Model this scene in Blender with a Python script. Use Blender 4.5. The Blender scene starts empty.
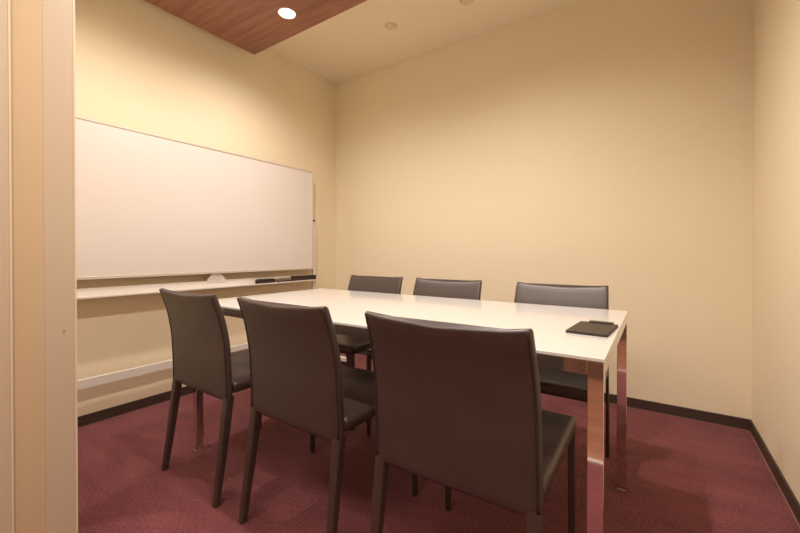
import bpy, bmesh, math, random
from mathutils import Vector, Matrix
PI = math.pi
S = bpy.context.scene
C = S.collection

# ------------------------------------------------------------------ camera
cam_d = bpy.data.cameras.new('camera')
cam_d.sensor_width = 36.0
cam_d.lens = 378.03 / 800 * 36
cam_d.clip_start = 0.02
cam = bpy.data.objects.new('camera', cam_d)
C.objects.link(cam)
cam_d.shift_y = -0.0135
cam.matrix_world = Matrix((
    (0.828115, -0.003963, 0.560544, 2.6106),
    (0.560558, 0.005697, -0.828096, -2.7340),
    (0.000088, 0.999976, 0.006940, 0.9554),
    (0, 0, 0, 1)))
S.camera = cam

# ------------------------------------------------------------------ world, exposure
w = bpy.data.worlds.new('world'); S.world = w; w.use_nodes = True
w.node_tree.nodes['Background'].inputs[0].default_value = (1.0, 0.83, 0.64, 1)
w.node_tree.nodes['Background'].inputs[1].default_value = 0.0
S.view_settings.view_transform = 'Standard'
S.view_settings.look = 'None'
S.view_settings.gamma = 1.0
S.view_settings.exposure = 0.0
S.view_settings.use_curve_mapping = False

SPOT_W = 51.0          # each downlight
SPOT_ANGLE = 168.0
SPOT_COL = (1.0, 0.905, 0.835)
CORRIDOR_FILL_W = 50.0

def corridor_fill(x, y, z, sx, sy):
    d = bpy.data.lights.new('corridor_fill', 'AREA')
    d.shape = 'RECTANGLE'; d.size = sx; d.size_y = sy
    d.energy = CORRIDOR_FILL_W; d.color = (1.0, 0.88, 0.76)
    o = bpy.data.objects.new('corridor_fill', d); C.objects.link(o)
    o.location = (x, y, z)
corridor_fill(1.9, -3.45, 2.595, 2.2, 0.7)  # unseen fill added behind the camera to brighten walls and chair backs

# ------------------------------------------------------------------ materials
MATS = {}
def mat(name, col, rough=0.5, metal=0.0, bump=0.0, bscale=200.0, var=0.0, vscale=8.0, spec=0.5, coat=0.0, emit=None, es=0.0):
    if name in MATS: return MATS[name]
    m = bpy.data.materials.new(name); m.use_nodes = True
    nt = m.node_tree; N = nt.nodes; L = nt.links
    b = N['Principled BSDF']
    b.inputs['Base Color'].default_value = (*col, 1)
    b.inputs['Roughness'].default_value = rough
    b.inputs['Metallic'].default_value = metal
    b.inputs['Specular IOR Level'].default_value = spec
    b.inputs['Coat Weight'].default_value = coat
    if emit:
        b.inputs['Emission Color'].default_value = (*emit, 1)
        b.inputs['Emission Strength'].default_value = es
    tc = N.new('ShaderNodeTexCoord')
    if var > 0:
        n = N.new('ShaderNodeTexNoise'); n.inputs['Scale'].default_value = vscale; n.inputs['Detail'].default_value = 5
        r = N.new('ShaderNodeMapRange'); r.inputs['From Min'].default_value = 0.3; r.inputs['From Max'].default_value = 0.7
        r.inputs['To Min'].default_value = 1 - var; r.inputs['To Max'].default_value = 1 + var
        mx = N.new('ShaderNodeVectorMath'); mx.operation = 'SCALE'
        mx.inputs[0].default_value = col
        L.new(tc.outputs['Object'], n.inputs['Vector']); L.new(n.outputs['Fac'], r.inputs['Value'])
        L.new(r.outputs['Result'], mx.inputs['Scale']); L.new(mx.outputs['Vector'], b.inputs['Base Color'])
    if bump > 0:
        n2 = N.new('ShaderNodeTexNoise'); n2.inputs['Scale'].default_value = bscale; n2.inputs['Detail'].default_value = 3
        bp = N.new('ShaderNodeBump'); bp.inputs['Strength'].default_value = bump; bp.inputs['Distance'].default_value = 0.002
        L.new(tc.outputs['Object'], n2.inputs['Vector']); L.new(n2.outputs['Fac'], bp.inputs['Height'])
        L.new(bp.outputs['Normal'], b.inputs['Normal'])
    MATS[name] = m
    return m

WALL = mat('cream_wallpaper', (0.89, 0.775, 0.57), 0.75, bump=0.25, bscale=260, var=0.006, vscale=14)
CEIL = mat('ceiling_paint', (0.92, 0.81, 0.63), 0.85, bump=0.1, bscale=300)
JAMB = mat('beige_door_frame_laminate', (0.62, 0.505, 0.375), 0.45)
JAMB_EDGE = mat('pale_edge_strip', (0.80, 0.67, 0.50), 0.45)
BASE = mat('dark_brown_vinyl_baseboard', (0.060, 0.038, 0.028), 0.5)
LEATHER = mat('dark_brown_leather', (0.055, 0.0345, 0.029), 0.38, bump=0.12, bscale=420, var=0.08, vscale=12, spec=0.75)
SEAM = mat('dark_leather_piping', (0.032, 0.023, 0.021), 0.45)
CHROME = mat('polished_chrome', (0.82, 0.78, 0.76), 0.05, metal=1.0)
GLASS_TOP = mat('white_back_painted_glass', (0.77, 0.755, 0.73), 0.14, coat=0.35)
BOARD = mat('whiteboard_enamel', (0.80, 0.74, 0.70), 0.28)
WHITE_METAL = mat('white_powder_coated_steel', (0.80, 0.75, 0.70), 0.4)
ALU = mat('pale_aluminium_trim', (0.74, 0.66, 0.58), 0.35, metal=0.3)
BLACK = mat('black_plastic', (0.018, 0.015, 0.014), 0.45)
FELT = mat('dark_brown_felt', (0.050, 0.026, 0.018), 0.9)
GREY_TAN = mat('tan_grey_plastic', (0.20, 0.145, 0.085), 0.6)
FOLDER = mat('black_brown_leatherette', (0.045, 0.030, 0.020), 0.5, bump=0.2, bscale=500)
DISC = mat('off_white_plastic', (0.76, 0.65, 0.49), 0.6)
GLIDE = mat('clear_grey_glide', (0.55, 0.48, 0.45), 0.4)
LAMP = mat('lamp_lens', (1, 0.95, 0.85), 0.4, emit=(1.0, 0.90, 0.74), es=30.0)
BRASS = mat('threshold_metal', (0.75, 0.62, 0.45), 0.25, metal=1.0)

def carpet_mat():
    m = bpy.data.materials.new('maroon_carpet'); m.use_nodes = True
    nt = m.node_tree; N = nt.nodes; L = nt.links; b = N['Principled BSDF']
    b.inputs['Roughness'].default_value = 0.95
    b.inputs['Specular IOR Level'].default_value = 0.1
    b.inputs['Sheen Weight'].default_value = 0.15
    tc = N.new('ShaderNodeTexCoord')
    n1 = N.new('ShaderNodeTexNoise'); n1.inputs['Scale'].default_value = 5; n1.inputs['Detail'].default_value = 6
    n2 = N.new('ShaderNodeTexNoise'); n2.inputs['Scale'].default_value = 120; n2.inputs['Detail'].default_value = 2
    mp = N.new('ShaderNodeMapping'); mp.inputs['Scale'].default_value = (1, 2.2, 1)
    L.new(tc.outputs['Object'], mp.inputs['Vector'])
    L.new(mp.outputs['Vector'], n1.inputs['Vector']); L.new(tc.outputs['Object'], n2.inputs['Vector'])
    ma = N.new('ShaderNodeMath'); ma.operation = 'MULTIPLY_ADD'; ma.inputs[1].default_value = 0.30
    L.new(n1.outputs['Fac'], ma.inputs[0])
    mb = N.new('ShaderNodeMath'); mb.operation = 'MULTIPLY'; mb.inputs[1].default_value = 0.70
    L.new(n2.outputs['Fac'], mb.inputs[0]); L.new(mb.outputs[0], ma.inputs[2])
    cr = N.new('ShaderNodeValToRGB')
    cr.color_ramp.elements[0].position = 0.30; cr.color_ramp.elements[0].color = (0.095, 0.026, 0.034, 1)
    cr.color_ramp.elements[1].position = 0.70; cr.color_ramp.elements[1].color = (0.29, 0.084, 0.092, 1)
    L.new(ma.outputs[0], cr.inputs['Fac']); L.new(cr.outputs['Color'], b.inputs['Base Color'])
    bp = N.new('ShaderNodeBump'); bp.inputs['Strength'].default_value = 0.6; bp.inputs['Distance'].default_value = 0.004
    L.new(n2.outputs['Fac'], bp.inputs['Height']); L.new(bp.outputs['Normal'], b.inputs['Normal'])
    return m
CARPET = carpet_mat()

def wood_mat(name, dark, light, rough, sc):
    m = bpy.data.materials.new(name); m.use_nodes = True
    nt = m.node_tree; N = nt.nodes; L = nt.links; b = N['Principled BSDF']
    b.inputs['Roughness'].default_value = rough
    tc = N.new('ShaderNodeTexCoord'); mp = N.new('ShaderNodeMapping'); mp.inputs['Scale'].default_value = sc
    n = N.new('ShaderNodeTexNoise'); n.inputs['Scale'].default_value = 3; n.inputs['Detail'].default_value = 8
    n.inputs['Distortion'].default_value = 0.4
    cr = N.new('ShaderNodeValToRGB')
    cr.color_ramp.elements[0].position = 0.32; cr.color_ramp.elements[0].color = (*dark, 1)
    cr.color_ramp.elements[1].position = 0.68; cr.color_ramp.elements[1].color = (*light, 1)
    L.new(tc.outputs['Object'], mp.inputs['Vector']); L.new(mp.outputs['Vector'], n.inputs['Vector'])
    L.new(n.outputs['Fac'], cr.inputs['Fac']); L.new(cr.outputs['Color'], b.inputs['Base Color'])
    return m
WOOD = wood_mat('red_brown_wood_veneer', (0.23, 0.092, 0.054), (0.37, 0.170, 0.105), 0.4, (0.8, 9, 9))
WOOD_V = wood_mat('brown_wood_corridor', (0.135, 0.068, 0.048), (0.215, 0.115, 0.084), 0.5, (9, 9, 0.8))

# ------------------------------------------------------------------ helpers
def link(name, bm, m, parent=None, smooth=False, bevel=0.0, seg=2):
    bmesh.ops.recalc_face_normals(bm, faces=bm.faces[:])
    me = bpy.data.meshes.new(name); bm.to_mesh(me); bm.free()
    for mm in (m if isinstance(m, (list, tuple)) else [m]): me.materials.append(mm)
    o = bpy.data.objects.new(name, me); C.objects.link(o)
    if smooth:
        for p in me.polygons: p.use_smooth = True
    if bevel > 0:
        md = o.modifiers.new('bevel', 'BEVEL'); md.width = bevel; md.segments = seg; md.limit_method = 'ANGLE'
        md.angle_limit = math.radians(40)
        for p in me.polygons: p.use_smooth = True
        md.harden_normals = True
    if parent: o.parent = parent
    return o

def box(bm, x0, x1, y0, y1, z0, z1):
    vs = [bm.verts.new((x, y, z)) for x in (x0, x1) for y in (y0, y1) for z in (z0, z1)]
    for f in ((0,1,3,2),(4,6,7,5),(0,4,5,1),(2,3,7,6),(0,2,6,4),(1,5,7,3)):
        bm.faces.new([vs[i] for i in f])

def abox(name, x0, x1, y0, y1, z0, z1, m, parent=None, bevel=0.0, seg=2):
    bm = bmesh.new(); box(bm, x0, x1, y0, y1, z0, z1)
    return link(name, bm, m, parent, bevel=bevel, seg=seg)

def prism(bm, poly, axis, a, b):
    """poly: list of 2d points extruded along axis from a to b"""
    def P(p, t):
        if axis == 'x': return (t, p[0], p[1])
        if axis == 'y': return (p[0], t, p[1])
        return (p[0], p[1], t)
    A = [bm.verts.new(P(p, a)) for p in poly]; B = [bm.verts.new(P(p, b)) for p in poly]
    bm.faces.new(A); bm.faces.new(B[::-1])
    n = len(poly)
    for i in range(n): bm.faces.new([A[i], B[i], B[(i+1) % n], A[(i+1) % n]])

def rings(bm, rs, cap=True):
    R = [[bm.verts.new(p) for p in r] for r in rs]
    n = len(R[0])
    for a, b in zip(R, R[1:]):
        for i in range(n): bm.faces.new([a[i], a[(i+1) % n], b[(i+1) % n], b[i]])
    if cap: bm.faces.new(R[0][::-1]); bm.faces.new(R[-1])

def circ(r, z, n=32, cx=0, cy=0):
    return [(cx + r*math.cos(2*PI*i/n), cy + r*math.sin(2*PI*i/n), z) for i in range(n)]

def lathe(bm, prof, n=32, cx=0, cy=0, cap=True):
    rings(bm, [circ(r, z, n, cx, cy) for r, z in prof], cap)

def rod(bm, p, q, r, n=12):
    p, q = Vector(p), Vector(q); d = (q - p).normalized()
    a = d.orthogonal().normalized(); b = d.cross(a)
    rings(bm, [[tuple(c + a*r*math.cos(2*PI*i/n) + b*r*math.sin(2*PI*i/n)) for i in range(n)] for c in (p, q)])

def tube(bm, pts, r, n=8):
    rs = []
    for i, p in enumerate(pts):
        p = Vector(p)
        d = (Vector(pts[min(i+1, len(pts)-1)]) - Vector(pts[max(i-1, 0)])).normalized()
        ref = Vector((1, 0, 0)) if abs(d.x) < 0.9 else Vector((0, 1, 0))
        a = d.cross(ref).normalized(); b = d.cross(a)
        rs.append([tuple(p + a*r*math.cos(2*PI*k/n) + b*r*math.sin(2*PI*k/n)) for k in range(n)])
    rings(bm, rs)

def struct(name, bm, m, **k):
    o = link(name, bm, m, **k); o['kind'] = 'structure'; return o

def sbox(name, *a, **k):
    o = abox(name, *a, **k); o['kind'] = 'structure'; return o

def tag(o, label, cat, group=None):
    o['label'] = label; o['category'] = cat
    if group: o['group'] = group
    return o

def thing(name, label, cat, loc=(0, 0, 0), rz=0.0, group=None):
    o = bpy.data.objects.new(name, None); C.objects.link(o)
    o.empty_display_size = 0.1
    o.location = loc; o.rotation_euler = (0, 0, rz)
    return tag(o, label, cat, group)

# ------------------------------------------------------------------ setting
W, H = 3.039, 2.6104
YF, YO = -2.3385, -2.56        # inner and outer face of the front wall
JX, JR = 1.165, 2.92           # door opening
YC = -4.0                     # corridor's far wall

sbox('floor', -0.12, W + 0.9, -2.77, 0.12, -0.10, 0.0, CARPET)
sbox('floor_corridor', -0.12, W + 0.9, YC - 0.1, -2.77, -0.10, 0.002, WOOD)
sbox('ceiling', -0.12, W + 0.9, YC - 0.1, 0.12, H, H + 0.1, CEIL)
sbox('wall_left', -0.12, 0.0, YF - 0.2, 0.12, 0.0, H, WALL)
sbox('wall_back', 0.0, W, 0.0, 0.12, 0.0, H, WALL)
sbox('wall_right', W, W + 0.12, YF - 0.2, 0.12, 0.0, H, WALL)
bm = bmesh.new()
box(bm, 0.0, JX - 0.04, YO, YF, 0, H)
box(bm, JR + 0.04, W, YO, YF, 0, H)
box(bm, JX - 0.04, JR + 0.04, YO, YF, 2.30, H)
struct('wall_front', bm, WALL)
bm = bmesh.new(); box(bm, -0.12, W + 0.9, YC - 0.1, YC, 0, H)
struct('wall_corridor', bm, WOOD_V)
sbox('wall_corridor_left', -0.22, -0.12, YC, YF - 0.2, 0, H, WALL)
sbox('wall_corridor_right', W + 0.8, W + 0.9, YC, YF - 0.2, 0, H, WALL)

# door frame lining with its grooves (profile in plan, extruded upwards)
def jamb(sx, x):
    P = lambda dx, y: (x + sx*dx, y)
    return [P(0.0, YF - 0.004), P(0.0, -2.410), P(-0.004, -2.4115), P(-0.004, -2.4745),
            P(0.001, -2.4765), P(0.001, YO - 0.006), P(-0.04, YO - 0.006), P(-0.04, YF - 0.004)]
bm = bmesh.new()
prism(bm, jamb(1, JX), 'z', 0, 2.30)
prism(bm, jamb(-1, JR), 'z', 0, 2.30)
box(bm, JX - 0.04, JR + 0.04, YO - 0.006, YF - 0.004, 2.26, 2.30)
tr = struct('trim_1', bm, JAMB)
tr['label'] = 'beige laminate door frame in the left foreground'
bm = bmesh.new()
for x0, x1 in ((JX - 0.045, JX + 0.0015), (JR - 0.0015, JR + 0.045)): box(bm, x0, x1, YF - 0.004, YF + 0.001, 0, 2.30)
link('edge_strip', bm, JAMB_EDGE, tr)
bm = bmesh.new()
for sx, x in ((1, JX), (-1, JR)):
    prism(bm, [(x - sx*0.0045, -2.4105), (x - sx*0.0003, -2.4105), (x - sx*0.0032, -2.4700), (x - sx*0.0045, -2.4740)], 'z', 0.001, 2.259)
link('inset_strip', bm, mat('orange_beige_laminate', (0.64, 0.485, 0.31), 0.5), tr)
bm = bmesh.new()
for sx, x in ((1, JX), (-1, JR)):
    a, b = sorted((x - sx*0.0045, x + sx*0.0025)); box(bm, a, b, -2.4795, -2.4755, 0.001, 2.259)
link('highlight_bead', bm, JAMB_EDGE, tr)  # pale strip paints the highlight line along the frame's edge
bm = bmesh.new(); rod(bm, (JX - 0.002, -2.367, 0.725), (JX + 0.0012, -2.367, 0.725), 0.0035, 16)
link('screw_cap', bm, mat('tan_cap_plastic', (0.40, 0.29, 0.20), 0.6), tr)
sbox('trim_2', -0.12, W + 0.8, -2.772, -2.752, 0.0, 0.006, WHITE_METAL)['label'] = 'metal strip where the carpet ends outside the doorway'

# baseboards, with the thin pale line where the carpet meets them
def baseboard(name, x0, x1, y0, y1): return sbox(name, x0, x1, y0, y1, 0, 0.062, BASE, bevel=0.002)
baseboard('baseboard_left', 0, 0.008, YF, -0.008)
baseboard('baseboard_back', 0, W, -0.008, 0)
baseboard('baseboard_right', W - 0.008, W, YF, -0.008)
baseboard('baseboard_front', 0.008, JX - 0.046, YF, YF + 0.008)
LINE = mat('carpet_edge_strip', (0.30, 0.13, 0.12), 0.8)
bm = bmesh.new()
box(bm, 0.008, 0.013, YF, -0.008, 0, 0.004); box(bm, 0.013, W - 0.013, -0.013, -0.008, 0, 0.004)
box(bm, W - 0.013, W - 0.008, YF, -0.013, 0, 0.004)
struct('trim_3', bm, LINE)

# dropped wood-veneer ceiling panel
PZ = 2.45
bm = bmesh.new(); box(bm, 0.099, 2.92, YF + 0.02, -0.982, PZ, PZ + 0.022)
pan = struct('ceiling_panel', bm, WOOD)
pan['label'] = 'reddish wood veneer dropped ceiling panel'
abox('panel_edging', 0.113, 2.906, YF + 0.034, -0.996, PZ + 0.022, H, CEIL, pan)

# ------------------------------------------------------------------ downlights
def downlight(x, y, label, power=1.0):
    t = thing('downlight', label, 'ceiling light', (x, y, PZ), 0, 'downlights in the wooden ceiling panel')
    bm = bmesh.new()
    n = 40
    rings(bm, [circ(0.057, 0.0, n), circ(0.057, -0.004, n), circ(0.053, -0.006, n), circ(0.047, -0.004, n), circ(0.047, 0.0, n)], cap=False)
    link('trim_ring', bm, mat('lamp_ring', (0.8, 0.7, 0.6), 0.4), t, smooth=True)
    bm = bmesh.new(); lathe(bm, [(0.0465, -0.0005), (0.0465, -0.003), (0.03, -0.0045)], n)
    link('lens', bm, LAMP, t, smooth=True)
    d = bpy.data.lights.new('downlight_beam', 'SPOT')
    d.energy = SPOT_W*power; d.color = SPOT_COL
    d.spot_size = math.radians(SPOT_ANGLE); d.spot_blend = 1.0; d.shadow_soft_size = 0.035
    o = bpy.data.objects.new('downlight_beam', d); C.objects.link(o)
    o.location = (0, 0, -0.045); o.parent = t
    return t
downlight(0.703, -1.171, 'glowing round downlight near the corner of the wood ceiling panel', 0.78)
downlight(1.90, -1.171, 'unseen added downlight in the wood ceiling panel above the right half of the table', 1.08)  # out of view, added to complete the room's light
downlight(0.703, -2.0, 'unseen added downlight in the wood ceiling panel beside the whiteboard near the doorway', 0.62)  # added out of view to even the light on the left wall
downlight(1.90, -2.0, 'unseen added downlight in the wood ceiling panel just inside the doorway')  # unseen, put in to fill out the light near the door

# ------------------------------------------------------------------ ceiling fittings
def ceiling_disc(x, y, label):
    t = thing('ceiling_disc', label, 'ceiling fitting', (x, y, H), 0, 'flat discs on the ceiling')
    bm = bmesh.new(); lathe(bm, [(0.040, 0.0), (0.040, -0.006), (0.037, -0.009)], 40)
    link('cover_plate', bm, DISC, t)
    bm = bmesh.new(); rings(bm, [circ(0.046, 0.0, 40), circ(0.046, -0.003, 40), circ(0.0405, -0.004, 40), circ(0.0405, 0.0, 40)], cap=False)
    link('rim', bm, DISC, t)
ceiling_disc(1.005, -0.480, 'round beige cover disc on the ceiling beside the wood panel edge')
ceiling_disc(1.576, -0.430, 'round beige ceiling disc at the top edge of the photo, right of the other disc')

# ------------------------------------------------------------------ whiteboard stand
YR, YL = -0.383, -2.17
BX = 0.085                                   # front face of the board
wb = thing('whiteboard', 'large white whiteboard on a white steel stand along the left wall', 'whiteboard', (0.06, (YR + YL)/2, 0))
wo = Vector((0.06, (YR + YL)/2, 0))
def wbox(name, x0, x1, y0, y1, z0, z1, m, parent=wb, bevel=0.0015):
    return abox(name, x0 - wo.x, x1 - wo.x, y0 - wo.y, y1 - wo.y, z0, z1, m, parent, bevel)
ZT, ZB = 1.676, 0.813
panel = wbox('board', BX - 0.016, BX - 0.001, YL + 0.006, YR - 0.006, ZB + 0.006, ZT - 0.006, BOARD)
bm = bmesh.new()
for a in ((YL, YR, ZT - 0.010, ZT), (YL, YR, ZB, ZB + 0.016), (YL, YL + 0.010, ZB + 0.016, ZT - 0.010), (YR - 0.010, YR, ZB + 0.016, ZT - 0.010)):
    box(bm, BX - 0.020 - wo.x, BX - wo.x + 0.003, a[0] - wo.y, a[1] - wo.y, a[2], a[3])
fr = link('frame', bm, ALU, wb, bevel=0.0012); fr['label'] = 'pale aluminium edging'
for y, s in ((YR, 1), (YL, -1)):
    ya, yb = sorted((y + s*0.014, y + s*0.038))
    wbox('post', BX - 0.038, BX - 0.010, ya, yb, 0.06, 1.262, WHITE_METAL)
    bm = bmesh.new(); rod(bm, (BX - 0.02 - wo.x, y + s*0.010 - wo.y, 1.245), (BX + 0.006 - wo.x, y + s*0.010 - wo.y, 1.245), 0.009, 16)
    k = link('pivot_knob', bm, BLACK, wb); k['label'] = 'small black pivot knob'
    f = wbox('foot', 0.025, 0.46, ya - 0.008, yb + 0.008, 0.045, 0.075, WHITE_METAL)
    for cx in (0.06, 0.43):
        bm = bmesh.new()
        yc = (ya + yb)/2 - wo.y
        rod(bm, (cx - wo.x, yc - 0.010, 0.0235), (cx - wo.x, yc + 0.010, 0.0235), 0.0225, 20)
        link('caster', bm, BLACK, f)
# pen tray: sloping white trough with a lip
bm = bmesh.new()
prism(bm, [(0.060 - wo.x, 0.765), (0.060 - wo.x, 0.717), (0.123 - wo.x, 0.717), (0.123 - wo.x, 0.715), (0.127 - wo.x, 0.715), (0.127 - wo.x, 0.724),
           (0.123 - wo.x, 0.724), (0.123 - wo.x, 0.7205), (0.063 - wo.x, 0.7205), (0.063 - wo.x, 0.765)], 'y', YL - wo.y, YR + 0.045 - wo.y)
tray = link('pen_tray', bm, WHITE_METAL, wb)
bm = bmesh.new()
yc = -1.265 - wo.y
prism(bm, [(yc - 0.066, 0.755), (yc + 0.066, 0.755), (yc + 0.070, 0.766), (yc + 0.037, 0.806), (yc + 0.037, ZB + 0.004), (yc - 0.037, ZB + 0.004), (yc - 0.037, 0.806), (yc - 0.070, 0.766)],
      'x', 0.0632 - wo.x, 0.067 - wo.x)
link('bracket', bm, WHITE_METAL, tray)
wbox('cross_bar', BX - 0.035, BX - 0.010, YL - 0.0138, YR + 0.0138, 0.228, 0.277, WHITE_METAL)

# things in the tray
TZ = 0.7208
def eraser(name, y0, y1, h, body, pad, label, group=None):
    t = thing(name, label, 'eraser', (0.098, (y0 + y1)/2, TZ), 0, group)
    l = (y1 - y0)/2
    abox('felt_pad', -0.019, 0.019, -l + 0.003, l - 0.003, 0, h*0.4, pad, t)
    bm = bmesh.new()
    prism(bm, [(-l, h*0.4), (l, h*0.4), (l, h*0.75), (l - 0.018, h), (-l + 0.018, h), (-l, h*0.75)], 'x', -0.021, 0.021)
    link('grip', bm, body, t, bevel=0.002)
    return t
eraser('board_eraser', -0.966, -0.802, 0.034, BLACK, FELT, 'dark board eraser leftmost of the three items in the whiteboard tray')
eraser('board_eraser', -0.772, -0.652, 0.030, GREY_TAN, FELT, 'short tan-grey board eraser between the black eraser and the long dark case in the tray')
t = thing('marker_case', 'long dark brown marker case at the right end of the whiteboard tray', 'marker case', (0.099, -0.503, TZ))
abox('case_body', -0.020, 0.020, -0.126, 0.126, 0, 0.031, FELT, t, 0.003)
abox('lid', -0.021, 0.021, -0.127, 0.127, 0.0312, 0.042, BLACK, t, 0.003)

# ------------------------------------------------------------------ table
X0, X1, Y0, Y1 = 0.752, 2.518, -1.786, -0.942
tx, ty = (X0 + X1)/2, (Y0 + Y1)/2
tb = thing('meeting_table', 'long white glass topped meeting table with chrome frame and legs', 'table', (tx, ty, 0))
abox('tabletop', X0 - tx, X1 - tx, Y0 - ty, Y1 - ty, 0.711, 0.72, GLASS_TOP, tb, 0.002, 2)
bm = bmesh.new()
a0, a1, b0, b1 = X0 - tx + 0.002, X1 - tx - 0.002, Y0 - ty + 0.002, Y1 - ty - 0.002
L_ = 0.034
za, zb = 0.678, 0.711
box(bm, a0 + L_, a1 - L_, b0, b0 + 0.02, za, zb); box(bm, a0 + L_, a1 - L_, b1 - 0.02, b1, za, zb)
box(bm, a0, a0 + 0.02, b0 + L_, b1 - L_, za, zb); box(bm, a1 - 0.02, a1, b0 + L_, b1 - L_, za, zb)
link('frame_rail', bm, CHROME, tb, bevel=0.001)['label'] = 'chrome rail under the tabletop'
for x in (a0, a1 - L_):
    for y in (b0, b1 - L_):
        lg = abox('leg', x, x + L_, y, y + L_, 0.006, zb, CHROME, tb, 0.0015)
        lg['label'] = 'square chrome leg'
        abox('glide', x + 0.001, x + L_ - 0.001, y + 0.001, y + L_ - 0.001, 0, 0.006, GLIDE, lg)

# folder lying on the table
t = thing('bill_folder', 'small dark leatherette clip folder on the right end of the table', 'folder', (2.451, -1.440, 0.7203), math.radians(-4))
abox('cover', -0.055, 0.055, -0.098, 0.098, 0, 0.004, FOLDER, t, 0.0015)
abox('flap', -0.0545, 0.0545, -0.0975, 0.092, 0.0042, 0.008, FOLDER, t, 0.0015)
abox('clip', -0.028, 0.042, 0.078, 0.108, 0.0082, 0.0115, BLACK, t, 0.0015)['label'] = 'black clip at the far edge'

# ------------------------------------------------------------------ chairs
def lerp_tab(tab, z):
    for (z0, v0), (z1, v1) in zip(tab, tab[1:]):
        if z <= z1:
            f = (z - z0)/(z1 - z0); f = max(0, min(1, f))
            return v0 + (v1 - v0)*f
    return tab[-1][1]
def smooth_tab(tab, z, d=0.03):
    return sum(lerp_tab(tab, z + k*d/3) for k in (-3, -2, -1, 0, 1, 2, 3))/7
REAR = [(0.36, -0.196), (0.47, -0.197), (0.60, -0.204), (0.70, -0.223), (0.80, -0.258), (0.84, -0.275)]
HW = [(0.36, 0.2225), (0.5, 0.221), (0.66, 0.2195), (0.81, 0.2140)]
ZTOP = 0.804

def back_bm():
    bm = bmesh.new()
    zs = [0.381, 0.384, 0.392] + [0.41 + (ZTOP - 0.012 - 0.41)*i/16 for i in range(17)] + [ZTOP - 0.006, ZTOP - 0.002, ZTOP]
    n = 40; rs = []
    for i, z in enumerate(zs):
        t = 0.0155; ins = 0
        if z > ZTOP - 0.011: k = (z - (ZTOP - 0.012))/0.012; ins = 0.012*(1 - math.sqrt(max(0, 1 - k*k)))
        if z < 0.391: k = (0.391 - z)/0.010; ins = 0.009*(1 - math.sqrt(max(0, 1 - k*k)))
        hw = smooth_tab(HW, z) - ins*0.25; th = t - ins
        yc = smooth_tab(REAR, z) + t
        up = max(0, (z - 0.55)/(ZTOP - 0.55))
        r = []
        for k in range(n):
            a = 2*PI*k/n; c, s = math.cos(a), math.sin(a)
            x = hw*math.copysign(abs(c)**0.18, c); yy = th*math.copysign(abs(s)**0.42, s)
            u = x/0.2225
            y = yc + yy + 0.010*(u*u - 0.5)*(0.35 + 0.65*up)
            zz = z - 0.016*(1 - u*u)*up
            r.append((x, y, zz))
        rs.append(r)
    rings(bm, rs)
    return bm

def seam_pts(sx):
    pts = []
    for i in range(24):
        z = 0.398 + (ZTOP - 0.006 - 0.398)*i/23
        hw = smooth_tab(HW, z); up = max(0, (z - 0.55)/(ZTOP - 0.55))
        y = smooth_tab(REAR, z) + 0.0035 + 0.010*0.44*(0.35 + 0.65*up)
        pts.append((sx*(hw - 0.0065), y, z))
    return pts

def seat_bm():
    bm = bmesh.new()
    y0, y1 = -0.166, 0.255
    prof = [(0.406, 0.010), (0.409, 0.003), (0.413, 0.0), (0.438, 0.0), (0.444, 0.002), (0.448, 0.006), (0.451, 0.014), (0.453, 0.05)]
    rs = []
    for z, ins in prof:
        hx = 0.2225 - ins; a, b = y0 + min(ins, 0.01), y1 - ins
        r = []; m = 6; rad = 0.011 if ins < 0.02 else 0.005
        for cx, cy, st in ((hx - rad, b - rad, 0), (-hx + rad, b - rad, 90), (-hx + rad, a + rad, 180), (hx - rad, a + rad, 270)):
            for j in range(m + 1):
                q = math.radians(st + 90*j/m); r.append((cx + rad*math.cos(q), cy + rad*math.sin(q), z))
        rs.append(r)
    rings(bm, rs)
    return bm

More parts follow.
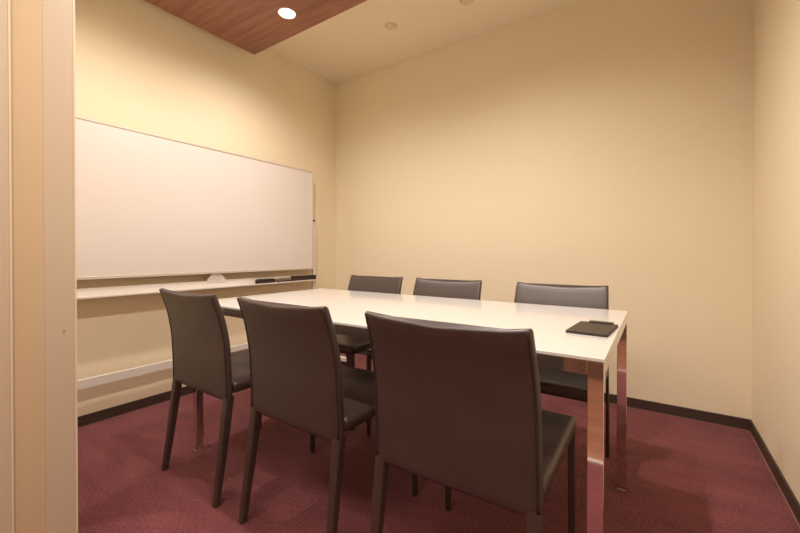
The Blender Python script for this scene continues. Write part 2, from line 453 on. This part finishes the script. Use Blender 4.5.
def leg_bm(sx, front):
    bm = bmesh.new()
    if front: secs = [(0.004, 0.2420, 0.0095), (0.2, 0.2420, 0.0102), (0.4075, 0.2420, 0.0110)]; xo = [0.222]*3
    else: secs = [(0.004, -0.2325, 0.0115), (0.15, -0.210, 0.0130), (0.28, -0.193, 0.0150), (0.398, -0.178, 0.0160)]; xo = [0.222, 0.222, 0.222, 0.222]
    rs = []
    for (z, y, h), X in zip(secs, xo):
        cx = sx*(X - h); r = []
        for px, py, st in ((1, 1, 0), (-1, 1, 90), (-1, -1, 180), (1, -1, 270)):
            for j in range(4):
                q = math.radians(st + 30*j); rad = 0.004
                r.append((cx + px*(h - rad) + rad*math.cos(q), y + py*(h - rad) + rad*math.sin(q), z))
        rs.append(r)
    rings(bm, rs)
    return bm

def shade(o, ang=35):
    for p in o.data.polygons: p.use_smooth = True
    md = o.modifiers.new('edge_split', 'EDGE_SPLIT'); md.split_angle = math.radians(ang)
    return o

def make_chair(loc, rz, label, group):
    t = thing('dining_chair', label, 'chair', loc, rz, group)
    shade(link('seat', seat_bm(), LEATHER, t), 50)
    shade(link('backrest', back_bm(), LEATHER, t), 60)
    bk = t.children[-1]
    for s in (-1, 1):
        bm = bmesh.new(); tube(bm, seam_pts(s), 0.0042, 10)
        link('piping', bm, SEAM, bk, smooth=True)
    for front in (True, False):
        for s in (-1, 1):
            lg = shade(link('leg', leg_bm(s, front), LEATHER, t), 40)
            bm = bmesh.new()
            y = 0.2420 if front else -0.2325
            rod(bm, (s*(0.222 - 0.0110), y, 0), (s*(0.222 - 0.0110), y, 0.004), 0.008, 14)
            link('foot_glide', bm, BLACK, lg)
    return t
def copy_tree(o, parent=None):
    c = o.copy(); C.objects.link(c); c.parent = parent
    for ch in o.children: copy_tree(ch, c)
    return c
NEAR = 'dark leather chairs along the near side of the table'
FAR = 'dark leather chairs along the far side of the table'
spots = [
    ((1.034, -1.711, 0), math.radians(-1.2), 'dark brown leather chair on the near side, closest to the whiteboard', NEAR),
    ((1.613, -1.711, 0), math.radians(-0.6), 'dark brown leather chair in the middle of the near side of the table', NEAR),
    ((2.188, -1.713, 0), math.radians(0.5), 'large dark brown leather chair in the foreground, nearest the doorway', NEAR),
    ((1.046, -0.952, 0), PI, 'dark brown leather chair on the far side, closest to the whiteboard', FAR),
    ((1.584, -0.952, 0), PI, 'dark brown leather chair in the middle of the far side facing the camera', FAR),
    ((2.213, -0.955, 0), PI, 'dark brown leather chair on the far side behind the clip folder', FAR),
]
first = None
for loc, rz, lab, grp in spots:
    if first is None: first = make_chair(loc, rz, lab, grp)
    else:
        c = copy_tree(first); c.location = loc; c.rotation_euler = (0, 0, rz); c['label'] = lab; c['group'] = grp
